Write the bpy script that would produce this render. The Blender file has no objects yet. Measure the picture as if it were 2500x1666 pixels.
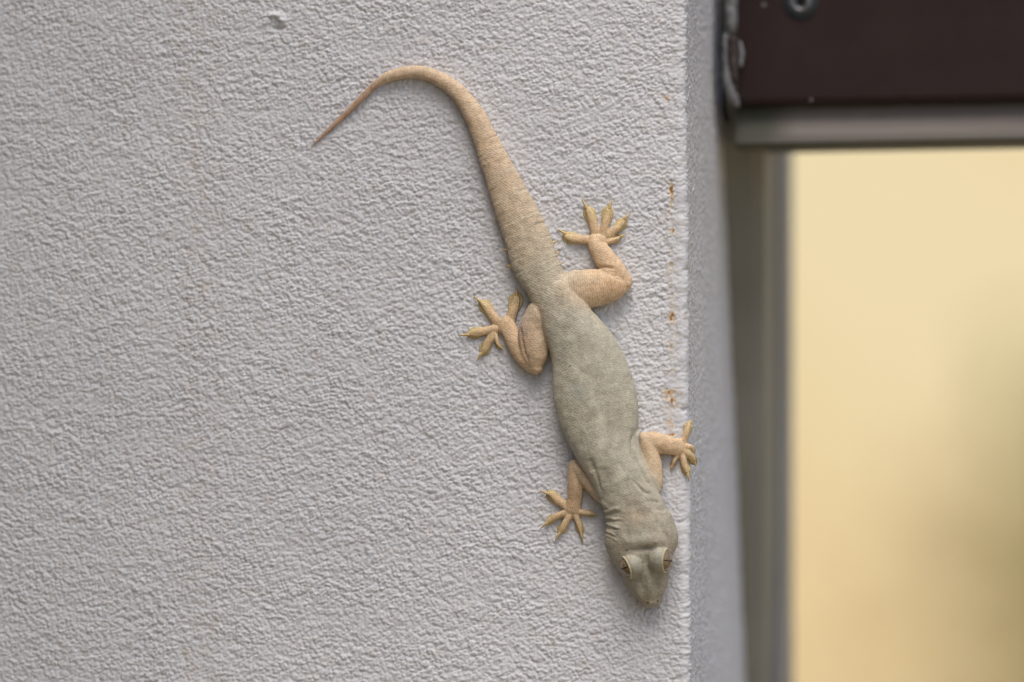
import bpy, bmesh, math, random
import numpy as np
from mathutils import Vector, Matrix

scene = bpy.context.scene
COL = scene.collection
random.seed(4)
RNG = np.random.default_rng(11)

# ------------------------------------------------------------------ camera
U = 0.08e-3                      # metres on the wall per pixel of the 2500 x 1666 photograph
YAW, PITCH, DIST = math.radians(7.0), math.radians(1.5), 1.6
P0 = Vector((0.0, 0.0, 1.5))     # the point of the wall in the middle of the picture
CDIR = Vector((-math.sin(YAW) * math.cos(PITCH), math.cos(YAW) * math.cos(PITCH), math.sin(PITCH)))
CPOS = P0 - CDIR * DIST
cam_d = bpy.data.cameras.new('camera')
cam = bpy.data.objects.new('camera', cam_d)
COL.objects.link(cam)
scene.camera = cam
cam.location = CPOS
cam.rotation_euler = CDIR.to_track_quat('-Z', 'Y').to_euler()
cam_d.sensor_width = 36.0
cam_d.lens = 36.0 * DIST / (2500 * U)
cam_d.clip_start = 0.05
cam_d.clip_end = 500.0
cam_d.dof.use_dof = True
cam_d.dof.focus_distance = DIST - 0.001
cam_d.dof.aperture_fstop = 7.0
cam_d.dof.aperture_blades = 0

# ------------------------------------------------------------------ sky, sun, exposure
SUN_EL, SUN_AZ = math.radians(64), math.radians(5)   # azimuth from the wall's normal, minus = from the left
world = bpy.data.worlds.new('World')
scene.world = world
world.use_nodes = True
wn = world.node_tree.nodes
sky = wn.new('ShaderNodeTexSky')
sky.sky_type = 'NISHITA'
sky.sun_disc = False
sky.sun_elevation = SUN_EL
sky.sun_rotation = math.pi + SUN_AZ
sky.air_density = 1.0
sky.dust_density = 4.0
sky.ozone_density = 1.0
world.node_tree.links.new(sky.outputs[0], wn['Background'].inputs[0])
wn['Background'].inputs[1].default_value = 0.12
sun_d = bpy.data.lights.new('sun', 'SUN')
sun = bpy.data.objects.new('sun', sun_d)
COL.objects.link(sun)
sun_d.energy = 1.5
sun_d.angle = math.radians(38)
sun_d.color = (1.0, 0.965, 0.915)
to_sun = Vector((math.sin(SUN_AZ) * math.cos(SUN_EL), -math.cos(SUN_AZ) * math.cos(SUN_EL), math.sin(SUN_EL)))
sun.rotation_euler = (-to_sun).to_track_quat('-Z', 'Y').to_euler()
sun.location = (0, -3, 6)
scene.view_settings.view_transform = 'Standard'
scene.view_settings.look = 'None'
scene.view_settings.exposure = 0.58
scene.view_settings.gamma = 1.0
scene.view_settings.use_curve_mapping = False
scene.cycles.max_bounces = 6
scene.cycles.filter_width = 1.1
scene.cycles.use_denoising = True
scene.cycles.use_adaptive_sampling = False

# ------------------------------------------------------------------ picture <-> place
CR = np.array(cam.rotation_euler.to_matrix())
CP = np.array(CPOS)
FPX = DIST / U                   # focal length in photograph pixels

def pix(x, y, h=0.0):
    """point at height h (m) in front of the wall plane that is seen at photograph pixel x, y"""
    d = CR @ np.array([(x - 1250) / FPX, -(y - 833) / FPX, -1.0])
    t = (-h - CP[1]) / d[1]
    return CP + d * t

def to_pix(P):
    q = (np.asarray(P) - CP) @ CR
    return np.stack([1250 + FPX * q[..., 0] / -q[..., 2], 833 - FPX * q[..., 1] / -q[..., 2]], -1)

# ------------------------------------------------------------------ numpy noise
def _hash(ix, iy, seed):
    h = (ix.astype(np.uint32) * np.uint32(374761393) + iy.astype(np.uint32) * np.uint32(668265263) + np.uint32(seed * 982451653 & 0xffffffff))
    h = (h ^ (h >> np.uint32(13))) * np.uint32(1274126177)
    h = (h ^ (h >> np.uint32(16))) * np.uint32(2246822519)
    return h ^ (h >> np.uint32(15))

def perlin(x, y, seed=0):
    x0, y0 = np.floor(x), np.floor(y)
    fx, fy = x - x0, y - y0
    ix, iy = x0.astype(np.int64), y0.astype(np.int64)
    def g(dx, dy):
        a = _hash(ix + dx, iy + dy, seed).astype(np.float64) * (2 * math.pi / 4294967296.0)
        return np.cos(a) * (fx - dx) + np.sin(a) * (fy - dy)
    u = fx * fx * fx * (fx * (fx * 6 - 15) + 10)
    v = fy * fy * fy * (fy * (fy * 6 - 15) + 10)
    a = g(0, 0) * (1 - u) + g(1, 0) * u
    b = g(0, 1) * (1 - u) + g(1, 1) * u
    return (a * (1 - v) + b * v) * 1.5

def worley(x, y, seed=0, ids=None):
    x0, y0 = np.floor(x), np.floor(y)
    ix, iy = x0.astype(np.int64), y0.astype(np.int64)
    best = np.full(x.shape, 9.0)
    for dx in (-1, 0, 1):
        for dy in (-1, 0, 1):
            h = _hash(ix + dx, iy + dy, seed)
            jx = (h & np.uint32(0xffff)) / 65536.0
            jy = (h >> np.uint32(16)) / 65536.0
            d = (x0 + dx + jx - x) ** 2 + (y0 + dy + jy - y) ** 2
            m = d < best
            best = np.where(m, d, best)
            if ids is not None:
                ids[m] = ((h[m] * np.uint32(2654435761)) >> np.uint32(8)) / 16777216.0
    return np.sqrt(best)

def sstep(a, b, x):
    t = np.clip((x - a) / (b - a), 0, 1)
    return t * t * (3 - 2 * t)

# ------------------------------------------------------------------ mesh helpers
def mesh_obj(name, verts, faces, mat, parent=None, smooth=True):
    me = bpy.data.meshes.new(name)
    me.from_pydata([tuple(v) for v in verts], [], [tuple(f) for f in faces])
    me.update()
    if smooth:
        me.polygons.foreach_set('use_smooth', [True] * len(me.polygons))
    o = bpy.data.objects.new(name, me)
    COL.objects.link(o)
    if mat:
        me.materials.append(mat)
    if parent is not None:
        o.parent = parent
        o.matrix_parent_inverse = parent.matrix_world.inverted() if parent.type == 'EMPTY' else Matrix.Identity(4)
    return o

def empty(name, loc):
    o = bpy.data.objects.new(name, None)
    o.empty_display_size = 0.02
    o.location = loc
    COL.objects.link(o)
    bpy.context.view_layer.update()
    return o

def tag(o, label=None, cat=None, group=None, kind=None):
    if label: o['label'] = label
    if cat: o['category'] = cat
    if group: o['group'] = group
    if kind: o['kind'] = kind
    return o

def box(name, x0, x1, y0, y1, z0, z1, mat, parent=None, bevel=0.0):
    bm = bmesh.new()
    vs = [bm.verts.new((x, y, z)) for x in (x0, x1) for y in (y0, y1) for z in (z0, z1)]
    for f in ((0, 1, 3, 2), (4, 6, 7, 5), (0, 4, 5, 1), (2, 3, 7, 6), (0, 2, 6, 4), (1, 5, 7, 3)):
        bm.faces.new([vs[i] for i in f])
    if bevel:
        bmesh.ops.bevel(bm, geom=bm.edges[:], offset=bevel, segments=2, affect='EDGES', profile=0.6)
    bmesh.ops.recalc_face_normals(bm, faces=bm.faces[:])
    me = bpy.data.meshes.new(name)
    bm.to_mesh(me); bm.free()
    me.materials.append(mat)
    o = bpy.data.objects.new(name, me)
    COL.objects.link(o)
    if parent is not None:
        o.parent = parent
        o.matrix_parent_inverse = parent.matrix_world.inverted()
    return o

# ------------------------------------------------------------------ materials
def new_mat(name):
    m = bpy.data.materials.new(name)
    m.use_nodes = True
    nt = m.node_tree
    return m, nt, nt.nodes, nt.links, nt.nodes['Principled BSDF']

def nd(ns, t, **kw):
    n = ns.new(t)
    for k, v in kw.items():
        if k == 'inp':
            for a, b in v.items():
                n.inputs[a].default_value = b
        else:
            setattr(n, k, v)
    return n

def ramp(ns, stops):
    r = ns.new('ShaderNodeValToRGB')
    e = r.color_ramp.elements
    while len(e) > 1:
        e.remove(e[-1])
    e[0].position = stops[0][0]; e[0].color = (*stops[0][1], 1)
    for p, c in stops[1:]:
        k = e.new(p); k.color = (*c, 1)
    return r

def mottled(name, c1, c2, scale, rough=0.7, bump=0.0, bscale=None, stretch=(1, 1, 1), spec=0.3, metallic=0.0):
    m, nt, ns, ln, b = new_mat(name)
    tc = nd(ns, 'ShaderNodeTexCoord')
    mp = nd(ns, 'ShaderNodeMapping', inp={'Scale': stretch})
    ln.new(tc.outputs['Object'], mp.inputs['Vector'])
    nz = nd(ns, 'ShaderNodeTexNoise', inp={'Scale': scale, 'Detail': 6.0, 'Roughness': 0.6})
    ln.new(mp.outputs[0], nz.inputs['Vector'])
    r = ramp(ns, [(0.32, c1), (0.68, c2)])
    ln.new(nz.outputs['Fac'], r.inputs[0])
    ln.new(r.outputs[0], b.inputs['Base Color'])
    b.inputs['Roughness'].default_value = rough
    b.inputs['Metallic'].default_value = metallic
    b.inputs['Specular IOR Level'].default_value = spec
    if bump:
        n2 = nd(ns, 'ShaderNodeTexNoise', inp={'Scale': bscale or scale * 6, 'Detail': 4.0})
        ln.new(mp.outputs[0], n2.inputs['Vector'])
        bp = nd(ns, 'ShaderNodeBump', inp={'Strength': 0.6, 'Distance': bump})
        ln.new(n2.outputs['Fac'], bp.inputs['Height'])
        ln.new(bp.outputs[0], b.inputs['Normal'])
    return m

def stucco_material():
    m, nt, ns, ln, b = new_mat('painted_stucco')
    tc = nd(ns, 'ShaderNodeTexCoord')
    big = nd(ns, 'ShaderNodeTexNoise', inp={'Scale': 22.0, 'Detail': 3.0, 'Roughness': 0.5})
    mid = nd(ns, 'ShaderNodeTexNoise', inp={'Scale': 320.0, 'Detail': 4.0, 'Roughness': 0.65})
    fine = nd(ns, 'ShaderNodeTexNoise', inp={'Scale': 3800.0, 'Detail': 3.0, 'Roughness': 0.6})
    for n in (big, mid, fine):
        ln.new(tc.outputs['Object'], n.inputs['Vector'])
    r1 = ramp(ns, [(0.35, (0.610, 0.606, 0.617)), (0.65, (0.642, 0.639, 0.641))])
    ln.new(big.outputs['Fac'], r1.inputs[0])
    r2 = ramp(ns, [(0.30, (0.92, 0.89, 0.86)), (0.46, (0.98, 0.975, 0.975)), (0.56, (1.0, 0.995, 1.0)), (0.75, (0.98, 0.97, 1.0))])
    ln.new(mid.outputs['Fac'], r2.inputs[0])
    mul = nd(ns, 'ShaderNodeMix', data_type='RGBA', blend_type='MULTIPLY', inp={'Factor': 1.0})
    ln.new(r1.outputs[0], mul.inputs[6]); ln.new(r2.outputs[0], mul.inputs[7])
    at = nd(ns, 'ShaderNodeAttribute', attribute_name='rust')
    rcol = ramp(ns, [(0.3, (0.62, 0.42, 0.18)), (0.6, (0.44, 0.23, 0.075)), (1.0, (0.20, 0.09, 0.03))])
    ln.new(at.outputs['Fac'], rcol.inputs[0])
    mx = nd(ns, 'ShaderNodeMix', data_type='RGBA')
    cl = nd(ns, 'ShaderNodeMath', operation='MULTIPLY', use_clamp=True, inp={1: 1.5})
    ln.new(at.outputs['Fac'], cl.inputs[0])
    ln.new(cl.outputs[0], mx.inputs['Factor'])
    ln.new(mul.outputs[2], mx.inputs[6]); ln.new(rcol.outputs[0], mx.inputs[7])
    st = nd(ns, 'ShaderNodeAttribute', attribute_name='stain')
    mx2 = nd(ns, 'ShaderNodeMix', data_type='RGBA', inp={7: (0.50, 0.42, 0.31, 1)})
    ln.new(st.outputs['Fac'], mx2.inputs['Factor'])
    ln.new(mx.outputs[2], mx2.inputs[6])
    ln.new(mx2.outputs[2], b.inputs['Base Color'])
    b.inputs['Roughness'].default_value = 0.85
    b.inputs['Specular IOR Level'].default_value = 0.25
    bp = nd(ns, 'ShaderNodeBump', inp={'Strength': 0.5, 'Distance': 0.00006})
    ln.new(fine.outputs['Fac'], bp.inputs['Height'])
    ln.new(bp.outputs[0], b.inputs['Normal'])
    return m

M_STUCCO = stucco_material()

# ------------------------------------------------------------------ stucco wall with its corner
def corner_px(y):
    return 1671.0 + 11.0 * y / 1666.0
CX = pix(1678, 833)[0]                       # x of the wall's vertical corner at the picture's middle
C_SLOPE = (pix(corner_px(0), 0)[0] - pix(corner_px(1666), 1666)[0]) / (pix(corner_px(0), 0)[2] - pix(corner_px(1666), 1666)[2])
R_CORNER = 0.0016

def graded(a, b, step, lo, hi, growth=1.16):
    xs = list(np.arange(a, b + step * 0.5, step))
    s = step; x = xs[-1]
    while x < hi:
        s *= growth; x += s; xs.append(min(x, hi))
    s = step; x = xs[0]
    while x > lo:
        s *= growth; x -= s; xs.insert(0, max(x, lo))
    return np.array(xs)

def build_wall():
    left = pix(0, 833)[0] - 0.012
    zlo, zhi = pix(1250, 1666)[2] - 0.010, pix(1250, 0)[2] + 0.010
    arc = R_CORNER * math.pi / 2
    # u: arc length round the corner, 0 where the rounding starts
    ul = graded(left - CX, -0.00018, 0.00018, -1.4, -0.00018)
    ul = ul[ul <= -0.00015]
    ua = np.linspace(0, arc, 9)
    s, x, ur = 0.00032, arc, []
    while x < arc + 0.138:
        x += s; ur.append(x)
        if x > arc + 0.10: s *= 1.2
    u = np.concatenate([ul, ua, np.array(ur)])
    z = graded(zlo, zhi, 0.00018, 0.0, 2.35)
    nu, nz = len(u), len(z)
    UU, ZZ = np.meshgrid(u, z, indexing='ij')
    # base surface and normal
    th = np.clip(UU / R_CORNER, 0, math.pi / 2)
    X = np.where(UU < 0, UU - R_CORNER, -R_CORNER + R_CORNER * np.sin(th))
    Y = np.where(UU < 0, 0, R_CORNER - R_CORNER * np.cos(th))
    Y = np.where(UU > arc, R_CORNER + (UU - arc), Y)
    NX, NY = np.sin(th), -np.cos(th)
    X = X + CX + C_SLOPE * (ZZ - 1.5) * np.exp(-np.abs(ZZ - 1.5) / 0.6)
    # relief in millimetres
    a, b = UU * 1000, ZZ * 1000
    ca, sa = math.cos(math.radians(16)), math.sin(math.radians(16))
    p, q = a * ca + b * sa, -a * sa + b * ca
    wx = perlin(p / 1.2, q / 1.0, 1); wy = perlin(p / 1.2, q / 1.0, 2)
    id1, id2 = np.zeros_like(a), np.zeros_like(a)
    w1 = worley((p + 0.24 * wx) / 0.80, (q + 0.20 * wy) / 0.70, 3, id1)
    lump = np.clip(1 - (w1 / (0.5 + 0.28 * id1)) ** 2, -0.25, 1) ** 1.0 * (0.6 + 0.6 * id1)
    w2 = worley((p + 0.12 * wx) / 0.47, (q + 0.12 * wy) / 0.44, 5, id2)
    lump2 = np.clip(1 - (w2 / (0.45 + 0.35 * id2)) ** 2, -0.25, 1) * (0.5 + 0.8 * id2)
    n1 = perlin(p / 1.5, q / 1.2, 7)
    n2 = perlin(p / 5.5, q / 3.2, 8)
    n3 = perlin(a / 19, b / 16, 9)
    n4 = perlin(p / 0.45, q / 0.40, 10)
    amp = 0.84 + 0.26 * perlin(a / 9, b / 7, 12)
    H = amp * (0.205 * lump + 0.11 * lump2 + 0.14 * n1 + 0.03 * n4) + 0.08 * n2 + 0.10 * n3
    # smoother trowelled and painted bead along the corner
    yy = 833 - (ZZ - 1.5) / U                    # about the photograph's row
    wob = 0.9 * perlin(a / 3.0, b / 3.2, 21) + 0.6 * perlin(a / 1.2, b / 1.4, 22)
    bw = 0.7 + 1.1 * sstep(380, 620, yy) * (1 - sstep(1330, 1450, yy)) + 0.9 * sstep(880, 960, yy) * (1 - sstep(1300, 1380, yy))
    bead = sstep(-bw - 0.5, -bw + 0.5, a + wob * 0.8) * (1 - sstep(arc * 1000 - 0.3, arc * 1000 + 0.6, a))
    bead = bead * (0.3 + 0.7 * sstep(380, 620, yy) * (1 - sstep(1330, 1450, yy)))
    patches = 0.10 * perlin(a / 1.9, b / 2.6, 23) + 0.07 * np.abs(perlin(a / 0.9, b / 1.1, 24))
    H = H * (1 - 0.5 * bead) + bead * (0.08 + 1.2 * patches)
    H = np.where(UU > arc, H * 1.05, H)
    edge = np.exp(-((a - arc * 500) / 2.2) ** 2)          # the corner is not quite straight, with small chips
    H = H + edge * (0.28 * perlin(b / 9.0, b * 0 + 0.3, 41) + 0.16 * perlin(b / 2.6, b * 0 + 0.7, 42) - 0.9 * np.clip(perlin(a / 1.6, b / 1.7, 43) - 0.42, 0, 1))
    # a few odd lumps and dents
    def gauss(px, py, sx, sy):
        c = pix(px, py)
        return np.exp(-(((UU - (c[0] - CX + R_CORNER)) * 1000 / sx) ** 2 + ((ZZ - c[2]) * 1000 / sy) ** 2))
    H = H + 1.0 * gauss(676, 38, 1.3, 0.5) + 0.8 * gauss(694, 50, 0.9, 0.5) - 0.7 * gauss(680, 70, 1.1, 0.35)
    H = H - 0.35 * gauss(228, 1118, 0.35, 1.2) + 0.2 * gauss(222, 1098, 0.8, 1.0)
    for (px, py, s) in ((975, 378, 0.9), (560, 240, 0.8), (410, 860, 0.8), (330, 1440, 1.0)):
        H = H + 0.22 * gauss(px, py, s * 1.4, s * 0.6)
    # rust marks over the corner bead: shapes of their own
    rust = np.zeros_like(H)
    spots = [(1641, 462, 4, 12, 1.0), (1643, 480, 3, 14, .9), (1640, 500, 2, 8, .6), (1632, 239, 4, 5, .8), (1644, 564, 6, 4, 1.0), (1643, 545, 2, 12, .35),
             (1641, 645, 5, 4, .7), (1638, 662, 4, 12, .35), (1641, 722, 3, 5, .7), (1642, 690, 3, 20, .25), (1641, 774, 6, 10, 1.0), (1637, 765, 6, 5, .5), (1638, 845, 5, 9, .5),
             (1634, 958, 12, 6, .8), (1630, 968, 9, 7, .6), (1641, 978, 6, 7, .95), (1634, 1030, 6, 8, .5), (1640, 1042, 5, 4, .6), (1642, 1062, 9, 3, .9), (1632, 1000, 5, 12, .35), (1636, 905, 4, 9, .3), (1640, 520, 3, 10, .4), (1640, 610, 3, 12, .28), (1642, 748, 4, 9, .4), (1640, 800, 3, 14, .3), (1640, 820, 4, 6, .35), (1637, 870, 3, 12, .22), (1625, 955, 8, 6, .5), (1622, 975, 7, 8, .35), (1644, 990, 5, 9, .4)]
    spots = [(x + (5 * math.sin(y * 0.37) if w < 0.45 else 0), y, sx * (1.5 if w < .45 else 1), sy * (.7 if w < .45 else 1), w * (.7 if w < .45 else .92)) for (x, y, sx, sy, w) in spots]
    rn = 0.5 + 0.9 * perlin(a / 0.45, b / 0.6, 31)
    for px, py, sx, sy, w in spots:
        g = gauss(px, py, sx * U * 1000, sy * U * 1000)
        rust = np.maximum(rust, w * np.clip(g ** 0.6 * (0.45 + 1.1 * rn) - 0.10, 0, 1))
        H = H - 0.10 * w * g
    halo = np.zeros_like(H)
    for px, py, sx, sy, w in spots:
        halo = np.maximum(halo, 0.40 * w * gauss(px + 2 * math.sin(py), py + 6, (sx * 1.6 + 4) * U * 1000, (sy * 1.6 + 8) * U * 1000))
    stain = 0.32 * np.exp(-((a - (pix(505, 833)[0] - CX) * 1000 + 1.2 * perlin(b / 9, a * 0, 33)) / 4.2) ** 2) * np.clip(0.25 + perlin(a / 1.6, b / 2.4, 34), 0, 1)
    stain = stain + 0.5 * np.clip(perlin(a / 2.2, b / 2.0, 35) - 0.38, 0, 1)
    stain = np.clip(stain + halo * np.clip(0.5 + 1.2 * perlin(a / 0.8, b / 1.2, 36), 0, 1), 0, 0.8)
    X = X + NX * H / 1000; Y = Y + NY * H / 1000
    co = np.stack([X, Y, ZZ], -1).reshape(-1, 3)
    i, j = np.meshgrid(np.arange(nu - 1), np.arange(nz - 1), indexing='ij')
    q0 = (i * nz + j).ravel()
    quads = np.stack([q0, q0 + nz, q0 + nz + 1, q0 + 1], -1)
    # close the body: back and far end
    me = bpy.data.meshes.new('stucco_wall')
    nv, nf = len(co), len(quads)
    me.vertices.add(nv); me.vertices.foreach_set('co', co.astype(np.float32).ravel())
    me.loops.add(nf * 4); me.loops.foreach_set('vertex_index', quads.astype(np.int32).ravel())
    me.polygons.add(nf); me.polygons.foreach_set('loop_start', np.arange(0, nf * 4, 4, dtype=np.int32))
    me.polygons.foreach_set('use_smooth', np.ones(nf, dtype=bool))
    me.update(calc_edges=True)
    for nm, arr in (('rust', rust), ('stain', stain)):
        at = me.attributes.new(nm, 'FLOAT', 'POINT')
        at.data.foreach_set('value', arr.astype(np.float32).ravel())
    me.materials.append(M_STUCCO)
    o = bpy.data.objects.new('stucco_wall', me)
    COL.objects.link(o)
    tag(o, 'white rough stucco wall with rust spots along its corner, under the gecko', 'wall')
    # core behind the rendered skin, so that the wall has thickness and a top
    core = box('masonry_core', CX - 1.40, CX - 0.004, 0.003, 0.134, 0.0, 2.345, M_STUCCO)
    core.parent = o
    shade_block = box('added_shade_block', -0.42, -0.114, -0.55, 0.002, 0.0, 2.345, mottled('brown_shade_block', (.03, .02, .018), (.05, .035, .03), 12, .7), None, 0.004)  # unseen block added left of the view to shade the wall's left side
    shade_block.parent = o
    return o

wall = build_wall()

# ------------------------------------------------------------------ ground, garden wall and planting far behind
M_GROUND = mottled('dry_ground', (0.20, 0.16, 0.10), (0.32, 0.27, 0.18), 1.5, 0.95, 0.01, 12)
gnd = mesh_obj('ground', [(-250, -250, 0), (250, -250, 0), (250, 250, 0), (-250, 250, 0)], [(0, 1, 2, 3)], M_GROUND, smooth=False)
tag(gnd, kind='structure')

def ochre_material():
    m, nt, ns, ln, b = new_mat('ochre_limewash')
    tc = nd(ns, 'ShaderNodeTexCoord')
    nz = nd(ns, 'ShaderNodeTexNoise', inp={'Scale': 3.2, 'Detail': 4.0, 'Roughness': 0.55})
    ln.new(tc.outputs['Object'], nz.inputs['Vector'])
    r = ramp(ns, [(0.34, (0.765, 0.605, 0.33)), (0.5, (0.79, 0.67, 0.395)), (0.66, (0.80, 0.70, 0.43))])
    ln.new(nz.outputs['Fac'], r.inputs[0])
    ln.new(r.outputs[0], b.inputs['Base Color'])
    b.inputs['Roughness'].default_value = 0.9
    n2 = nd(ns, 'ShaderNodeTexNoise', inp={'Scale': 60.0, 'Detail': 5.0})
    ln.new(tc.outputs['Object'], n2.inputs['Vector'])
    bp = nd(ns, 'ShaderNodeBump', inp={'Strength': 0.5, 'Distance': 0.004})
    ln.new(n2.outputs['Fac'], bp.inputs['Height']); ln.new(bp.outputs[0], b.inputs['Normal'])
    return m

YB = 5.0
gw = empty('garden_wall', (-0.4, YB, 0))
M_OCHRE = ochre_material()
box('wall_face', -4.5, 3.6, YB, YB + 0.25, 0, 2.5, M_OCHRE, gw, 0.01)
box('coping', -4.55, 3.65, YB - 0.04, YB + 0.29, 2.5, 2.58, mottled('coping_stone', (.35, .3, .22), (.45, .4, .3), 6, 0.9), gw, 0.01)
tag(gw, 'sunlit ochre yellow garden wall, blurred far behind the gate opening', 'wall')

def shrub(name, x, y, h, spread, n, col1, col2, label, zbase=0.0):
    rnd = random.Random(int((x + 9) * 1000))
    root = empty(name, (x, y, 0))
    V, F = [], []
    for k in range(n):
        a = rnd.uniform(0, 2 * math.pi); r = spread * math.sqrt(rnd.random())
        t = rnd.random() ** 0.7
        zc = h * (0.10 + 0.9 * t)
        r *= 1.0 - 0.75 * max(0, t - 0.45) / 0.55
        c = Vector((x + r * math.cos(a), y + 0.6 * r * math.sin(a), zc + rnd.uniform(-.03, .03)))
        L = rnd.uniform(0.035, 0.075); W = L * rnd.uniform(0.28, 0.45)
        d = Vector((rnd.gauss(0, 1), rnd.gauss(0, 1), rnd.gauss(0.3, 1))).normalized()
        s = d.cross(Vector((rnd.gauss(0, 1), rnd.gauss(0, 1), rnd.gauss(0, 1)))).normalized()
        nrm = d.cross(s)
        b0 = len(V)
        V += [c - d * L * .5, c + s * W * .5 + nrm * W * .15, c + d * L * .5, c - s * W * .5 + nrm * W * .15]
        F += [(b0, b0 + 1, b0 + 2), (b0, b0 + 2, b0 + 3)]
    m = mottled(name + '_leaf', col1, col2, 9, 0.7)
    mesh_obj('crown', V, F, m, root)
    V, F = [], []
    for k in range(9):
        a = k * 0.7; R = spread * 0.5
        p0 = Vector((x + 0.03 * math.cos(a), y + 0.03 * math.sin(a), 0)); p1 = Vector((x + R * math.cos(a), y + .6 * R * math.sin(a), h * rnd.uniform(.6, .9)))
        for i in range(3):
            th = i * 2.094
            V += [p0 + Vector((math.cos(th), math.sin(th), 0)) * 0.011, p1 + Vector((math.cos(th), math.sin(th), 0)) * 0.004]
        b0 = len(V) - 6
        for i in range(3):
            j = (i + 1) % 3
            F.append((b0 + 2 * i, b0 + 2 * j, b0 + 2 * j + 1, b0 + 2 * i + 1))
    mesh_obj('stem', V, F, mottled(name + '_bark', (.09, .06, .035), (.14, .1, .06), 20, .9), root)
    tag(root, label, 'shrub')
    return root

bgx = lambda px, Y: pix(px, 833, -Y)[0]
shrub('olive_shrub', bgx(2640, 4.7), 4.7, 1.62, 0.20, 260, (.28, .27, .11), (.42, .39, .18), 'olive green shrub before the ochre wall, blurred at the right edge of the photo')
shrub('dry_shrub', bgx(2500, 4.75), 4.75, 1.53, 0.38, 600, (.43, .34, .18), (.57, .45, .25), 'dry brown shrub before the ochre wall, blurred at the bottom right of the photo')

# ------------------------------------------------------------------ gate in the opening beside the wall
M_BROWN = mottled('brown_paint', (0.0185, 0.0088, 0.0075), (0.023, 0.0115, 0.0098), 90, 0.5, 0.00008, 900, spec=0.22)
M_STEEL = mottled('olive_grey_steel', (0.210, 0.200, 0.165), (0.260, 0.250, 0.210), 30, 0.6, 0.0002, 300)
M_JAMB = mottled('grey_steel', (0.22, 0.22, 0.225), (0.27, 0.27, 0.27), 30, 0.55, 0.0002, 300)
M_ZINC = mottled('dull_zinc', (0.10, 0.105, 0.11), (0.20, 0.205, 0.21), 600, 0.4, metallic=0.6)
M_DARK = mottled('dark_gap', (0.012, 0.011, 0.010), (0.02, 0.018, 0.016), 200, 0.8)
M_FILL = mottled('grey_filler', (0.17, 0.165, 0.17), (0.27, 0.265, 0.265), 300, 0.9, 0.0004, 900)

def rail_material():
    m, nt, ns, ln, b = new_mat('weathered_rail')
    tc = nd(ns, 'ShaderNodeTexCoord')
    mp = nd(ns, 'ShaderNodeMapping', inp={'Scale': (14, 200, 520)})
    ln.new(tc.outputs['Object'], mp.inputs['Vector'])
    nz = nd(ns, 'ShaderNodeTexNoise', inp={'Scale': 1.0, 'Detail': 5.0, 'Roughness': 0.6})
    ln.new(mp.outputs[0], nz.inputs['Vector'])
    r = ramp(ns, [(0.3, (0.115, 0.102, 0.088)), (0.5, (0.155, 0.132, 0.117)), (0.7, (0.200, 0.173, 0.155))])
    ln.new(nz.outputs['Fac'], r.inputs[0])
    at = nd(ns, 'ShaderNodeAttribute', attribute_name='edge_tint')
    ad = nd(ns, 'ShaderNodeMath', operation='MULTIPLY_ADD', use_clamp=True, inp={1: 0.5, 2: -0.25})
    ln.new(nz.outputs['Fac'], ad.inputs[0])
    sm = nd(ns, 'ShaderNodeMath', operation='ADD', use_clamp=True)
    ln.new(at.outputs['Fac'], sm.inputs[0]); ln.new(ad.outputs[0], sm.inputs[1])
    mx = nd(ns, 'ShaderNodeMix', data_type='RGBA', inp={7: (0.060, 0.060, 0.042, 1)})
    ln.new(sm.outputs[0], mx.inputs['Factor']); ln.new(r.outputs[0], mx.inputs[6])
    ln.new(mx.outputs[2], b.inputs['Base Color'])
    b.inputs['Roughness'].default_value = 0.75
    return m

gate = empty('gate', (pix(1900, 833, -0.09)[0], 0.08, 0.0))
tag(gate, 'dark steel gate with a brown board on its top rail, right of the stucco wall', 'gate')

# brown board, 55 mm behind the wall face
DB = 0.055
bl, br = pix(1801, 130, -DB), pix(2500, 245, -DB)
xb0, xb1 = bl[0], bl[0] + 1.05
zbL, zbR = pix(1812, 258, -DB)[2], pix(2500, 245, -DB)[2]
slope = (zbR - zbL) / (br[0] - bl[0])
def board_mesh():
    V, F = [], []
    n, t = 60, 0.005
    top = zbL + 0.16
    rnd = random.Random(2)
    xs = np.concatenate([np.linspace(xb0, xb0 + 0.06, n), np.linspace(xb0 + 0.08, xb1, 20)])
    prof = [(0, 0.0012), (0, -0.0), ]
    rings = []
    for x in xs:
        zb = zbL + slope * (x - bl[0]) + 0.00006 * math.sin(x * 900) + rnd.uniform(-1, 1) * 0.00004
        zt = top + slope * (x - bl[0])
        ring = [(x, DB + t, zb + .001), (x, DB + t - .001, zb), (x, DB + .0012, zb), (x, DB + .0003, zb + .0004), (x, DB, zb + .0014),
                (x, DB, zb + .05), (x, DB, zt - .002), (x, DB + .002, zt), (x, DB + t, zt)]
        rings.append(len(V)); V += ring
    k = 9
    for a in range(len(xs) - 1):
        for i in range(k):
            j = (i + 1) % k
            F.append((rings[a] + i, rings[a + 1] + i, rings[a + 1] + j, rings[a] + j))
    F.append(tuple(rings[0] + i for i in range(k))); F.append(tuple(rings[-1] + k - 1 - i for i in range(k)))
    return V, F
V, F = board_mesh()
board = mesh_obj('board', V, F, M_BROWN, gate, smooth=False)

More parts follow.
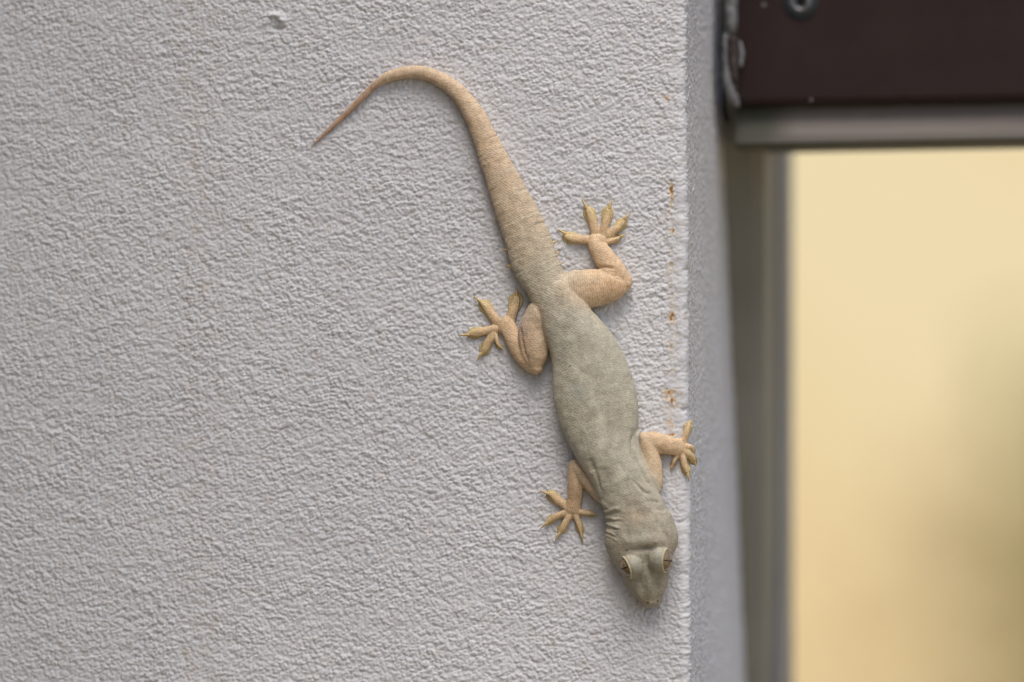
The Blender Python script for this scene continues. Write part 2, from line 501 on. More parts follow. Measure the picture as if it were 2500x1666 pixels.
def disc_lathe(name, centre, prof, mat, parent, n=32):
    """profile of (radius, out) revolved about -y through centre"""
    V, F = [], []
    for r, o in prof:
        for i in range(n):
            a = 2 * math.pi * i / n
            V.append((centre[0] + r * math.cos(a), centre[1] - o, centre[2] + r * math.sin(a)))
    for k in range(len(prof) - 1):
        for i in range(n):
            j = (i + 1) % n
            F.append((k * n + i, k * n + j, (k + 1) * n + j, (k + 1) * n + i))
    return mesh_obj(name, V, F, mat, parent)
sc = pix(1955, 6, -DB)
scr = disc_lathe('screw_ring', sc, [(0.0023, -.0005), (0.0023, .0004), (0.0021, .0008), (0.0018, .0010), (0.0014, .0010), (0.0011, .0007), (0.0010, .0001), (0.0010, -.0004)], M_ZINC, gate)
disc_lathe('screw_recess', sc, [(0.0010, .0002), (0.0006, .00005), (0.0, .0)], M_DARK, gate)
disc_lathe('seal_washer', sc, [(0.0036, -.0003), (0.0035, .0003), (0.0023, .0004)], mottled('black_rubber', (.018, .022, .026), (.026, .03, .034), 300, .6), gate)
M_SPECK = mottled('pale_paint_speck', (.09, .08, .075), (.14, .125, .12), 400, .8)
for (x, y, r) in ((1865, 13, .00055), (1980, 245, .00038)):
    disc_lathe('paint_speck', pix(x, y, -DB), [(r, -.0001), (r * .9, .00006), (r * .4, .00012), (r * .02, .00013)], M_SPECK, gate, 9)
sc2 = (sc[0] + 0.55, sc[1], sc[2] + slope * 0.55)
disc_lathe('screw_ring', sc2, [(0.0023, -.0005), (0.0023, .0004), (0.0021, .0008), (0.0018, .0010), (0.0014, .0010), (0.0011, .0007), (0.0010, .0001), (0.0010, -.0004)], M_ZINC, gate)

# post: its front face leans back towards the bottom
def strip_solid(name, rows, depth, mat, parent):
    """rows: (z, x0, x1, y_front) -> closed prism"""
    V, F = [], []
    for z, x0, x1, y in rows:
        V += [(x0, y, z), (x1 - .002, y, z), (x1, y + .002, z), (x1, y + depth, z), (x0, y + depth, z)]
    k = 5
    for a in range(len(rows) - 1):
        for i in range(k):
            j = (i + 1) % k
            F.append((a * k + i, a * k + j, (a + 1) * k + j, (a + 1) * k + i))
    F.append(tuple(range(k - 1, -1, -1))); F.append(tuple((len(rows) - 1) * k + i for i in range(k)))
    o = mesh_obj(name, V, F, mat, parent, smooth=False)
    return o
rows = []
ZOF = lambda y, h: pix(1850, y, h)[2]
xr = CX - 0.0005
for yrow, d in ((-900, .070), (0, .070), (258, .072), (744, .086), (1166, .100), (1666, .116), (2400, .118)):
    x1 = pix(1862, 833, -d)[0]
    rows.append((ZOF(yrow, -d), xr - 0.006, x1, d))
rows = rows[::-1]
post = strip_solid('post', [(0.02, *rows[0][1:])] + rows, 0.030, M_STEEL, gate)
dj = 0.136
box('jamb', xr - 0.02, pix(1937, 833, -dj - .03)[0], dj, dj + 0.03, 0.02, 1.75, M_JAMB, gate, 0.001)

# weathered rail behind the board
def rail():
    d = 0.0605
    za0, za1 = pix(1950, 225, -d)[2], pix(1950, 357, -d)[2]
    x0 = pix(1798, 300, -d)[0]
    xs = np.concatenate([np.linspace(x0, x0 + .014, 15), np.linspace(x0 + .02, x0 + 1.0, 60)])
    prof = [(d + .03, 1.0), (d + .001, 1.0), (d, .985), (d - .0008, .80), (d - .0018, .6), (d - .0028, .4), (d - .0036, .22), (d - .0042, .04), (d - .003, 0.0), (d + .03, 0.0)]
    V, F, tints = [], [], []
    for x in xs:
        for (y, t) in prof:
            z = za1 + (za0 - za1) * t + slope * (x - x0)
            V.append((x, y, z)); tints.append(max({1.0: .7, .985: .7, .80: .45, .6: 0.0, .4: 0.0, .22: 0.05, .04: .75, 0.0: 1.0}[t], 1.0 - float(sstep(0.0050, 0.0140, np.float64(x - x0)))))  # dark olive tint towards the top, the bottom edge and the left end
    k = len(prof)
    for a in range(len(xs) - 1):
        for i in range(k):
            j = (i + 1) % k
            F.append((a * k + i, (a + 1) * k + i, (a + 1) * k + j, a * k + j))
    F.append(tuple(range(k))); F.append(tuple((len(xs) - 1) * k + k - 1 - i for i in range(k)))
    o = mesh_obj('rail', V, F, rail_material(), gate, smooth=False)
    at = o.data.attributes.new('edge_tint', 'FLOAT', 'POINT')
    at.data.foreach_set('value', tints)
    return o
rail()
box('corner_plate', pix(1795, 300, -.069)[0], pix(1950, 300, -.069)[0], 0.069, 0.0725, pix(1850, 366, -.069)[2], pix(1850, 230, -.069)[2], mottled('dark_olive_plate', (.075, .072, .06), (.11, .105, .09), 160, .7), gate, 0.0008)
box('far_post', pix(2500, 833, -.1)[0] + 0.90, pix(2500, 833, -.1)[0] + 0.95, 0.074, 0.16, 0.0, 1.75, M_STEEL, gate, 0.002)
box('bottom_rail', xr, pix(2500, 833, -.1)[0] + 0.90, 0.08, 0.12, 0.10, 0.15, M_STEEL, gate, 0.002)

# ragged filler between the return and the board
def blob_strip(name, pts, mat, parent, seed):
    """lumpy rope: pts of (px, py, depth, rx, ry) in photograph pixels / metres"""
    rnd = random.Random(seed)
    V, F = [], []
    n = 12
    P = []
    for a in range(len(pts) - 1):
        for t in np.linspace(0, 1, 6, endpoint=False):
            P.append([pts[a][i] * (1 - t) + pts[a + 1][i] * t for i in range(5)])
    P.append(list(pts[-1]))
    for k, (px, py, d, rx, ry) in enumerate(P):
        c = pix(px, py, -d)
        e = 0.15 if k in (0, len(P) - 1) else 1.0
        for i in range(n):
            a = 2 * math.pi * i / n
            g = e * (1 + rnd.uniform(-.22, .22))
            V.append((c[0] + rx * U * g * math.cos(a), c[1] + ry * U * g * math.sin(a), c[2]))
    for k in range(len(P) - 1):
        for i in range(n):
            j = (i + 1) % n
            F.append((k * n + i, k * n + j, (k + 1) * n + j, (k + 1) * n + i))
    F.append(tuple(range(n))); F.append(tuple((len(P) - 1) * n + n - 1 - i for i in range(n)))
    return mesh_obj(name, V, F, mat, parent)
blob_strip('filler', [(1786, -40, .054, 14, 30), (1787, 30, .054, 14, 30), (1786, 82, .054, 12, 30)], M_FILL, gate, 1)
blob_strip('filler', [(1772, 80, .052, 7, 20), (1770, 120, .052, 5, 20), (1771, 160, .052, 6, 20), (1776, 200, .052, 11, 20), (1786, 232, .053, 14, 20), (1800, 262, .054, 9, 14)], M_FILL, gate, 2)
blob_strip('filler', [(1806, 98, .053, 3, 8), (1811, 130, .053, 7, 9), (1808, 165, .053, 5, 8)], M_FILL, gate, 3)
blob_strip('shadow_strip', [(1762, -40, .060, 3, 40), (1762, 120, .060, 4, 40), (1768, 262, .060, 5, 40), (1775, 300, .062, 7, 40)], M_DARK, gate, 4)  # near-black rope put in for the thin shadow line beside the board
blob_strip('board_chip', [(1788, 84, .0535, 9, 20), (1792, 130, .0535, 12, 20), (1792, 180, .0535, 10, 20), (1796, 205, .054, 6, 14)], mottled('chipped_brown', (.05, .035, .032), (.09, .07, .065), 500, .7), gate, 5)

# ------------------------------------------------------------------ gecko
YN = np.array([0.0, -1.0, 0.0])              # out of the wall

def catmull(P, per):
    P = np.asarray(P, float)
    Q = np.vstack([2 * P[0] - P[1], P, 2 * P[-1] - P[-2]])
    out = []
    for i in range(1, len(Q) - 2):
        for t in np.linspace(0, 1, per, endpoint=False):
            a, b, c, d = Q[i - 1], Q[i], Q[i + 1], Q[i + 2]
            out.append(0.5 * (2 * b + (c - a) * t + (2 * a - 5 * b + 4 * c - d) * t * t + (3 * b - a - 3 * c + d) * t ** 3))
    out.append(Q[-2])
    return np.array(out)

BONES = []                                   # (points, radii, kind) for colours and scale coordinates

def loft(st, per=6, n=28, kind='trunk', expo=2.0, cap=True, up=YN):
    """st rows: px, py, half width, height of centre, half height (photograph pixels). Returns verts, faces."""
    S = catmull(st, per)
    S[:, 2] = np.maximum(S[:, 2], 0.4); S[:, 4] = np.maximum(S[:, 4], 0.4)
    C = np.array([pix(s[0], s[1], s[3] * U) for s in S])
    T = np.gradient(C, axis=0)
    T /= np.linalg.norm(T, axis=1)[:, None]
    L = np.cross(T, up); L /= np.linalg.norm(L, axis=1)[:, None]
    N = np.cross(L, T)
    W, Hh = S[:, 2] * U, S[:, 4] * U
    BONES.append((C, np.maximum(W, Hh), kind, T, L, N, W))
    th = 2 * math.pi * np.arange(n) / n
    cx = np.sign(np.cos(th)) * np.abs(np.cos(th)) ** (2 / expo)
    sx = np.sign(np.sin(th)) * np.abs(np.sin(th)) ** (2 / expo)
    rings = []
    def ring(c, l, nn, w, h):
        rings.append(c + np.outer(cx * w, l) + np.outer(sx * h, nn))
    if cap:
        for a in (80, 60, 40, 20):
            k = math.cos(math.radians(a)); e = math.sin(math.radians(a)) * min(W[0], Hh[0])
            ring(C[0] - T[0] * e, L[0], N[0], W[0] * k, Hh[0] * k)
    for i in range(len(C)):
        ring(C[i], L[i], N[i], W[i], Hh[i])
    if cap:
        for a in (20, 40, 60, 80):
            k = math.cos(math.radians(a)); e = math.sin(math.radians(a)) * min(W[-1], Hh[-1])
            ring(C[-1] + T[-1] * e, L[-1], N[-1], W[-1] * k, Hh[-1] * k)
    V = np.vstack(rings)
    m = len(rings)
    F = []
    for k in range(m - 1):
        for i in range(n):
            j = (i + 1) % n
            F.append((k * n + i, k * n + j, (k + 1) * n + j, (k + 1) * n + i))
    F.append(tuple(range(n - 1, -1, -1))); F.append(tuple((m - 1) * n + i for i in range(n)))
    return V, F

PARTS = []
# tail, trunk and head: px, py, half width, centre height, half height
TAIL = [(760, 358, 1.5, 3, 2), (800, 320, 5, 5, 5), (843, 280, 7, 7, 7), (885, 238, 8, 9, 8), (917, 207, 8.5, 10, 9), (930, 198, 10.5, 11, 10.5), (954, 186, 13, 13, 13),
        (1000, 176, 15.5, 15, 15), (1043, 181, 17, 17, 16), (1083, 198, 18.5, 18, 17), (1115, 223, 20.5, 19, 18.5), (1136, 248, 22.5, 20, 20), (1160, 285, 26, 22, 21), (1185, 340, 30, 23, 23),
        (1217, 416, 38, 25, 25), (1250, 493, 48, 27, 27), (1283, 570, 55, 29, 29), (1304, 633, 58, 31, 31), (1318, 665, 56, 32, 32), (1332, 690, 53, 34, 33)]
PARTS.append(loft(TAIL, 6, 30, 'tail', 2.2))
TRUNK = [(1315, 659, 52, 32, 30), (1332, 690, 53, 34, 33), (1348, 715, 56, 36, 35), (1367, 748, 60, 38, 36), (1391, 797, 68, 40, 38), (1419, 846, 80, 42, 40), (1437, 896, 92, 44, 42),
         (1448, 946, 100, 46, 43), (1458, 995, 100, 47, 44), (1468, 1042, 93, 48, 45), (1478, 1083, 82, 49, 45), (1492, 1118, 74, 50, 45), (1512, 1157, 69, 52, 45), (1529, 1195, 70, 53, 44),
         (1542, 1225, 72, 53, 43), (1553, 1255, 76, 52, 43), (1561, 1285, 80, 51, 42)]
PARTS.append(loft(TRUNK, 6, 44, 'trunk', 2.25))
HEAD = [(1548, 1240, 66, 54, 42), (1556, 1266, 78, 53, 45), (1562, 1290, 86, 52, 46), (1566, 1318, 89.5, 50, 46), (1569, 1345, 84, 47, 44), (1573, 1372, 70, 44, 40), (1577, 1396, 59, 41, 36), (1581.5, 1421, 53, 38, 32),
        (1586, 1446, 41, 35, 27), (1590, 1465, 27, 32, 20)]
PARTS.append(loft(HEAD, 6, 44, 'head', 2.3))
# legs
def leg(rows, kind='leg', expo=2.0):
    PARTS.append(loft(rows, 6, 24, kind, expo))
# hind leg on the right: thigh, shank
leg([(1352, 715, 40, 34, 28), (1400, 708, 46, 32, 29), (1440, 705, 47, 30, 28), (1480, 700, 42, 28, 26), (1512, 694, 31, 26, 23), (1526, 690, 19, 25, 17)])
leg([(1524, 688, 21, 24, 18), (1506, 668, 26, 24, 20), (1486, 644, 27, 22, 19), (1468, 618, 25, 20, 16), (1457, 600, 21.5, 17, 13), (1460, 583, 22, 13, 11)])
# hind leg on the left, folded
leg([(1345, 740, 28, 34, 25), (1320, 762, 33, 34, 27), (1302, 800, 35, 32, 28), (1303, 842, 36, 30, 28), (1306, 874, 32, 27, 25), (1307, 896, 20, 25, 19)])
leg([(1299, 893, 20, 22, 17), (1282, 872, 24, 22, 18), (1262, 842, 24, 20, 17), (1248, 815, 21, 18, 14), (1240, 798, 20, 15, 12), (1229, 793, 23, 13, 11)])
# fore leg on the right: upper arm, forearm
leg([(1600, 1185, 20, 34, 20), (1597, 1150, 21, 32, 20), (1588, 1115, 22, 30, 20), (1578, 1084, 20, 29, 19), (1574, 1072, 15, 28, 16)])
leg([(1572, 1072, 17, 28, 17), (1590, 1077, 24, 26, 19), (1612, 1083, 25, 23, 17), (1640, 1090, 21.5, 18, 13), (1660, 1093, 21, 13, 10), (1668, 1094, 17, 10, 8)])
# fore leg on the left
leg([(1470, 1205, 24, 34, 22), (1448, 1182, 24, 32, 21), (1428, 1160, 22, 30, 20), (1411, 1144, 19, 29, 19), (1404, 1138, 14, 28, 16)])
leg([(1405, 1136, 16, 28, 16), (1404, 1155, 18.5, 26, 18), (1405, 1180, 19.5, 24, 17), (1404, 1205, 19, 20, 15), (1400, 1232, 18.5, 15, 11), (1397, 1247, 21, 12, 9)])

# toes: base, mid, pad centre, claw base, claw tip, pad half width
TOES = [
    # hind right
    ((1446, 587), (1412, 585), (1386, 580), (1379, 570), (1362, 560), 14), ((1456, 574), (1446, 540), (1438, 519), (1431, 507), (1422, 486), 15), ((1472, 572), (1480, 538), (1484, 517), (1487, 508), (1493, 486), 14),
    ((1482, 577), (1508, 557), (1520, 544), (1526, 534), (1537, 521), 13), ((1478, 592), (1498, 587), (1508, 583), (1516, 577), (1528, 573), 9),
    # hind left
    ((1243, 785), (1255, 752), (1261, 730), (1261, 722), (1262, 703), 17), ((1214, 786), (1194, 760), (1182, 745), (1172, 737), (1156, 722), 15), ((1211, 803), (1172, 811), (1155, 815), (1142, 818), (1120, 820), 14),
    ((1205, 814), (1190, 840), (1183, 855), (1175, 864), (1164, 881), 14), ((1210, 818), (1215, 839), (1219, 846), (1222, 848), (1229, 855), 7),
    # fore right
    ((1668, 1080), (1678, 1052), (1681, 1040), (1684, 1034), (1690, 1024), 11), ((1674, 1090), (1685, 1092), (1690, 1100), (1692, 1104), (1694, 1110), 9), ((1674, 1100), (1686, 1115), (1692, 1125), (1695, 1131), (1698, 1139), 11),
    ((1666, 1108), (1671, 1135), (1676, 1150), (1679, 1158), (1682, 1176), 11), ((1658, 1105), (1646, 1127), (1643, 1134), (1641, 1138), (1637, 1149), 7),
    # fore left
    ((1388, 1240), (1358, 1219), (1346, 1209), (1337, 1206), (1318, 1197), 14), ((1387, 1250), (1354, 1263), (1344, 1270), (1336, 1277), (1320, 1291), 11), ((1393, 1254), (1377, 1284), (1371, 1294), (1366, 1302), (1355, 1322), 12),
    ((1404, 1255), (1414, 1281), (1417, 1294), (1419, 1303), (1423, 1326), 10.5), ((1405, 1248), (1434, 1253), (1444, 1254), (1450, 1256), (1459, 1260), 9)]
CLAWS = []
def drop(px):                                 # toes bend round the wall's corner
    return -max(0.0, px - 1682) * 1.6
for (b, m, p, cb, ct, w) in TOES:
    w = w * 1.07
    s = w / 14.0
    lm = 0.5 * (np.array(b) + np.array(m))
    # slim toe on top of the pad
    PARTS.append(loft([(*b, 10 * s + 1.5, 9 + drop(b[0]), 8), (*lm, 9 * s + 1, 10 + drop(lm[0]), 8), (*m, 8.5 * s + 1, 10 + drop(m[0]), 7.5), (*p, 6 * s + 1, 9.5 + drop(p[0]), 6), (*cb, 3.6, 8.5 + drop(cb[0]), 3.8)], 5, 16, 'toe'))
    # broad flat pad
    d = np.array(p) - np.array(m); L = np.linalg.norm(d); d = d / max(L, 1e-6)
    e = np.array(p) + d * w * 0.75
    PARTS.append(loft([(*lm, w * .55, 3 + drop(lm[0]), 4), (*m, w * .90, 2.5 + drop(m[0]), 4), (*p, w * 1.06, 2 + drop(p[0]), 4), (*e, w * .55, 2 + drop(e[0]), 3.2)], 5, 20, 'pad'))
    CLAWS.append((cb, ct, p))

# loose skin that hangs over the shoulders
PARTS.append(loft([(1562, 1052, 3, 50, 3), (1557, 1062, 6, 56, 6), (1554, 1080, 7, 58, 7), (1560, 1105, 7, 59, 7), (1573, 1135, 7, 60, 7), (1592, 1167, 6.5, 60, 6.5), (1612, 1198, 4, 58, 4)], 5, 14, 'trunk'))
PARTS.append(loft([(1437, 1136, 3, 46, 3), (1445, 1156, 5, 52, 5), (1450, 1180, 5.5, 55, 5.5), (1457, 1202, 5.5, 56, 5.5), (1466, 1222, 5, 54, 5)], 5, 14, 'trunk'))

# eyes: dome of the brow lies in the body, the ball and its lid are parts
EYES = [((1543, 1381), 70, np.array([-0.84, -0.42, -0.32]), 29.0), ((1611, 1367), 71, np.array([0.95, -0.28, -0.10]), 30.0)]
EYE_DATA = []
def lathe3(c, f, prof, n=36):
    f = f / np.linalg.norm(f)
    a = np.cross(f, np.array([0, 0, 1.0])); a /= np.linalg.norm(a)
    b = np.cross(f, a)
    V, F = [], []
    for o, r in prof:
        for i in range(n):
            t = 2 * math.pi * i / n
            V.append(c + f * o + (a * math.cos(t) + b * math.sin(t)) * r)
    for k in range(len(prof) - 1):
        for i in range(n):
            j = (i + 1) % n
            F.append((k * n + i, k * n + j, (k + 1) * n + j, (k + 1) * n + i))
    F.append(tuple(range(n - 1, -1, -1))); F.append(tuple((len(prof) - 1) * n + i for i in range(n)))
    return np.array(V), F
for (p, h, f, r) in EYES:
    f = f / np.linalg.norm(f)
    c = pix(p[0], p[1], h * U)
    k = r / 25.0
    PARTS.append(lathe3(c, f, [(-30 * U * k, 8 * U * k), (-22 * U * k, 19 * U * k), (-12 * U * k, 25.5 * U * k), (0, 27.5 * U * k), (9 * U * k, 27 * U * k), (13.5 * U * k, 24.5 * U * k), (13.9 * U * k, 20 * U * k), (7 * U * k, 10 * U * k)]))
    EYE_DATA.append((c, f, k))

# join, voxel union, smooth
def union_body():
    V, F, off = [], [], 0
    for v, f in PARTS:
        V.append(v); F += [tuple(i + off for i in t) for t in f]; off += len(v)
    me = bpy.data.meshes.new('raw')
    me.from_pydata(np.vstack(V).tolist(), [], F)
    bm = bmesh.new(); bm.from_mesh(me); bmesh.ops.recalc_face_normals(bm, faces=bm.faces[:]); bm.to_mesh(me); bm.free()
    o = bpy.data.objects.new('raw', me); COL.objects.link(o)
    md = o.modifiers.new('r', 'REMESH'); md.mode = 'VOXEL'; md.voxel_size = 0.00016; md.adaptivity = 0.0
    dg = bpy.context.evaluated_depsgraph_get()
    out = bpy.data.meshes.new_from_object(o.evaluated_get(dg))
    bpy.data.objects.remove(o); bpy.data.meshes.remove(me)
    return out

me = union_body()
nv = len(me.vertices)
co = np.empty(nv * 3, np.float32); me.vertices.foreach_get('co', co); co = co.reshape(-1, 3).astype(np.float64)
ed = np.empty(len(me.edges) * 2, np.int32); me.edges.foreach_get('vertices', ed); ed = ed.reshape(-1, 2)
deg = np.bincount(ed.ravel(), minlength=nv).astype(float); deg[deg == 0] = 1
def lap(A):
    S = np.zeros_like(A)
    for k in range(A.shape[1]):
        S[:, k] = np.bincount(ed[:, 0], A[ed[:, 1], k], nv) + np.bincount(ed[:, 1], A[ed[:, 0], k], nv)
    return S / deg[:, None] - A
for it in range(7):
    co = co + 0.55 * lap(co)
    co = co - 0.50 * lap(co)
co = co + 0.4 * lap(co)

def normals(co):
    me.vertices.foreach_set('co', co.astype(np.float32).ravel()); me.update()
    nb = np.empty(nv * 3, np.float32); me.vertices.foreach_get('normal', nb)
    return nb.reshape(-1, 3).astype(np.float64)
nrm = normals(co)
PP = to_pix(co)
topw = np.clip((-nrm[:, 1] - 0.05) / 0.3, 0, 1)

def seg_dist(P, a, b):
    a, b = np.array(a, float), np.array(b, float)
    d = b - a
    t = np.clip(((P - a) @ d) / (d @ d), 0, 1)
    return np.linalg.norm(P - (a + t[:, None] * d), axis=1), t
def poly_dist(P, pts):
    best = np.full(len(P), 1e9); tt = np.zeros(len(P))
    for i in range(len(pts) - 1):
        d, t = seg_dist(P, pts[i], pts[i + 1])
        m = d < best
        best[m] = d[m]; tt[m] = (i + t[m]) / (len(pts) - 1)
    return best, tt

disp = np.zeros(nv)
hgt = -co[:, 1] / U
def crease(pts, width, amp, hmin=8, taper=True):
    global disp
    d, t = poly_dist(PP, pts)
    k = np.exp(-(d / width) ** 2) * (hgt > hmin)
    if taper:
        k = k * np.clip(np.minimum(t, 1 - t) * 5 + 0.15, 0, 1)
    disp = disp + amp * k * (0.3 + 0.7 * topw)
# skin folds round the shoulders
crease([(1560, 1052), (1555, 1072), (1557, 1096), (1568, 1127), (1590, 1166), (1613, 1200)], 4.0, 1.0, 40)
crease([(1548, 1054), (1542, 1078), (1546, 1106), (1559, 1138), (1580, 1174), (1600, 1202)], 4.5, -5.0, 30)
crease([(1441, 1146), (1447, 1165), (1451, 1186), (1458, 1204), (1465, 1218)], 4.0, 0.8, 40)
crease([(1453, 1148), (1458, 1168), (1463, 1188), (1470, 1206)], 4.0, -3.5, 30)
crease([(1543, 1172), (1560, 1190), (1572, 1202), (1590, 1208)], 4.0, -3.0, 30)
crease([(1500, 1115), (1520, 1165), (1535, 1180)], 9.0, -1.6, 30)
crease([(1492, 1105), (1512, 1150), (1525, 1178)], 8.0, 1.8, 30)
crease([(1437, 1118), (1446, 1140), (1450, 1152)], 8.0, -4.0, 15)
crease([(1470, 1140), (1480, 1165), (1484, 1185)], 14.0, -2.5, 15)
# wrinkled skin on the left of the neck
for (x, y, l, s, w, a) in ((1463, 1226, 16, .6, 5, 3.5), (1466, 1238, 20, .15, 4, 2.2), (1474, 1250, 38, -.12, 5, 3.4), (1472, 1262, 30, .22, 3.5, 2.4), (1480, 1269, 40, .02, 3.2, 1.8), (1476, 1279, 34, .30, 4, 2.6), (1486, 1287, 26, .1, 3, 1.6), (1476, 1296, 26, .42, 3.5, 2.0), (1484, 1309, 24, .5, 3, 1.2)):
    crease([(x - 6, y - 2), (x + l * .3, y + l * s * .2 + 1), (x + l * .7, y + l * s - 3), (x + l, y + l * s * 1.1)], w, a, 12)
    crease([(x - 5, y + w + 1), (x + l * .35, y + l * s * .3 + w), (x + l, y + l * s * 1.2 + w)], w * .75, -a * .8, 12)
for (x, y, l) in ((1612, 1228, 26), (1624, 1248, 22)):
    crease([(x, y), (x - l, y - 4)], 4.0, -2.2, 25)
# skull: temples, furrow behind the eyes, snout ridge and hollows
def bump2(x, y, sx, sy, amp, ang=0):
    global disp
    a = math.radians(ang); dx, dy = PP[:, 0] - x, PP[:, 1] - y
    u_, v_ = dx * math.cos(a) + dy * math.sin(a), -dx * math.sin(a) + dy * math.cos(a)
    disp = disp + amp * np.exp(-((u_ / sx) ** 2 + (v_ / sy) ** 2)) * topw * (hgt > 25)
bump2(1574, 1340, 14, 8, -9); bump2(1550, 1345, 16, 6, -4, 5); bump2(1592, 1338, 14, 6, -4, -30)
bump2(1540, 1322, 22, 12, 4); bump2(1600, 1318, 24, 14, 4, 20); bump2(1570, 1315, 16, 12, 2)
bump2(1570, 1255, 26, 14, -4); bump2(1530, 1300, 10, 22, -2); bump2(1622, 1302, 9, 24, -3, -30)
bump2(1577, 1372, 8, 22, -4); bump2(1583, 1425, 6, 26, 2.5); bump2(1565, 1430, 8, 22, -3, -18); bump2(1602, 1432, 8, 24, -3.5, 8)
bump2(1592, 1472, 14, 7, 2)
for (x, y) in ((1581, 1473), (1606, 1469)):
    bump2(x, y, 3.2, 2.4, -3.5)
crease([(1514, 1392), (1527, 1420), (1548, 1450), (1571, 1474), (1593, 1486), (1608, 1476), (1624, 1446), (1634, 1414)], 2.5, -2.5, 5, False)
# knee wrinkles, thigh folds
for k in range(4):
    crease([(1458 + 2 * k, 656 + k * 2), (1480 + 5 * k, 662 + k * 4), (1500 + 6 * k, 672 + 5 * k)], 2.5, 1.8 * (-1) ** k, 10)
crease([(1450, 655), (1475, 653), (1500, 656)], 4, -4, 8)
crease([(1271, 795), (1273, 830), (1280, 860), (1290, 885)], 3.5, -3.5, 8)
crease([(1412, 1180), (1413, 1190), (1421, 1205)], 3, -2.0, 8)
# rings of the tail and the spiny edge of its base
def bone(i): return BONES[i]
C, R, _, T, L, N, W = bone(0)
def nearest(P, C):
    idx = np.empty(len(P), np.int64)
    for s in range(0, len(P), 20000):
        d = ((P[s:s + 20000, None, :] - C[None]) ** 2).sum(-1)
        idx[s:s + 20000] = d.argmin(1)
    return idx
arc_t = np.concatenate([[0], np.cumsum(np.linalg.norm(np.diff(C, axis=0), axis=1))])
it_ = nearest(co, C)
s_t = arc_t[it_] + ((co - C[it_]) * T[it_]).sum(1)
on_tail = (np.linalg.norm(co - C[it_], axis=1) < W[it_] * 1.5) & (PP[:, 1] < 690)
LT = arc_t[-1]
segl = np.interp(s_t, [0, LT * .45, LT], [0.0016, 0.0022, 0.0028])
ph = s_t / 0.0024 + 0.22 * perlin(s_t / 0.004, s_t * 0 + 3.3, 71) + 0.12 * perlin(PP[:, 0] / 30, PP[:, 1] / 30, 72)
saw = (ph % 1.0)
lat = np.abs(((co - C[it_]) * L[it_]).sum(1)) / np.maximum(W[it_], 1e-6)
disp = disp + on_tail * np.interp(s_t, [0, LT * .4, LT * .6, LT], [0, .25, 1, 1]) * (-1.1 * np.exp(-((saw - 0.5) / 0.10) ** 2) + 0.8 * np.exp(-((saw - 0.32) / 0.16) ** 2)) * (0.25 + 1.5 * lat ** 2) * (0.6 + 0.8 * perlin(PP[:, 0] / 40, PP[:, 1] / 40, 73))
# soft unevenness of living skin
disp = disp + 1.3 * perlin(PP[:, 0] / 34, PP[:, 1] / 40, 51) * (hgt > 15) + 0.7 * perlin(PP[:, 0] / 13, PP[:, 1] / 15, 52) * (hgt > 15)
co = co + nrm * (disp * U)[:, None]
nrm = normals(co)

# skin colours (pigment, plus some painted shade) by the nearest limbs
SRGB = lambda r, g, b: np.array([((c / 255 + 0.055) / 1.055) ** 2.4 if c > 10 else c / 3294.6 for c in (r, g, b)])
KC = {'tail': SRGB(205, 180, 150), 'trunk': SRGB(176, 170, 151), 'head': SRGB(168, 159, 140), 'leg': SRGB(208, 179, 144), 'toe': SRGB(209, 181, 142), 'pad': SRGB(186, 168, 120)}
SPOW = 5
num = np.zeros((nv, 3)); den = np.zeros(nv)
sc_best = np.full(nv, 1e9); suv = np.zeros((nv, 3))
for bi, (C, R, kind, T, L, N, W) in enumerate(BONES):
    step = 2 if kind in ('tail', 'trunk', 'head') else 3
    Cs, Rs = C[::step], R[::step]
    arc_b = np.concatenate([[0], np.cumsum(np.linalg.norm(np.diff(C, axis=0), axis=1))])[::step]
    Ts, Ls, Ns = T[::step], L[::step], N[::step]
    lo, hi = Cs.min(0) - 0.006, Cs.max(0) + 0.006
    sel = np.where(((co > lo) & (co < hi)).all(1))[0]
    for s in range(0, len(sel), 20000):
        ix = sel[s:s + 20000]
        d = np.sqrt(((co[ix][:, None, :] - Cs[None]) ** 2).sum(-1)) / Rs[None]
        k = d.argmin(1); dm = d[np.arange(len(ix)), k]
        w = 1 / (dm ** SPOW + 0.02)
        if kind == 'pad':
            w = w * np.clip(1.5 - hgt[ix] / 5.5, 0.02, 1.5)
        colr = np.repeat(KC[kind][None], len(ix), 0)
        if kind == 'tail':
            f = np.clip(arc_b[k] / arc_b[-1], 0, 1)[:, None]
            colr = np.where(f < .235, SRGB(178, 148, 122)[None], colr)
            g = np.clip((f - .62) / .36, 0, 1)
            colr = colr * (1 - g) + SRGB(186, 173, 149)[None] * g
        num[ix] += colr * w[:, None]; den[ix] += w
        m = dm < sc_best[ix]
        jx = ix[m]; kk = k[m]
        sc_best[jx] = dm[m]
        r = co[jx] - Cs[kk]
        suv[jx] = np.stack([arc_b[kk] + (r * Ts[kk]).sum(1), np.arctan2((r * Ls[kk]).sum(1), (r * Ns[kk]).sum(1) + 0.25 * Rs[kk]) * Rs[kk] * 0.8, np.full(len(jx), bi * 0.0)], -1)
colr = num / np.maximum(den, 1e-9)[:, None]
for it in range(48):
    colr = colr + 0.6 * lap(colr)
def tint(x, y, sx, sy, c, w, ang=0, hmin=0):
    global colr
    a = math.radians(ang); dx, dy = PP[:, 0] - x, PP[:, 1] - y
    u_, v_ = dx * math.cos(a) + dy * math.sin(a), -dx * math.sin(a) + dy * math.cos(a)
    k = (w * np.exp(-((u_ / sx) ** 2 + (v_ / sy) ** 2)) * (hgt > hmin))[:, None]
    colr = colr * (1 - k) + c[None] * k
tint(1414, 955, 22, 20, SRGB(150, 156, 148), .55, hmin=40)
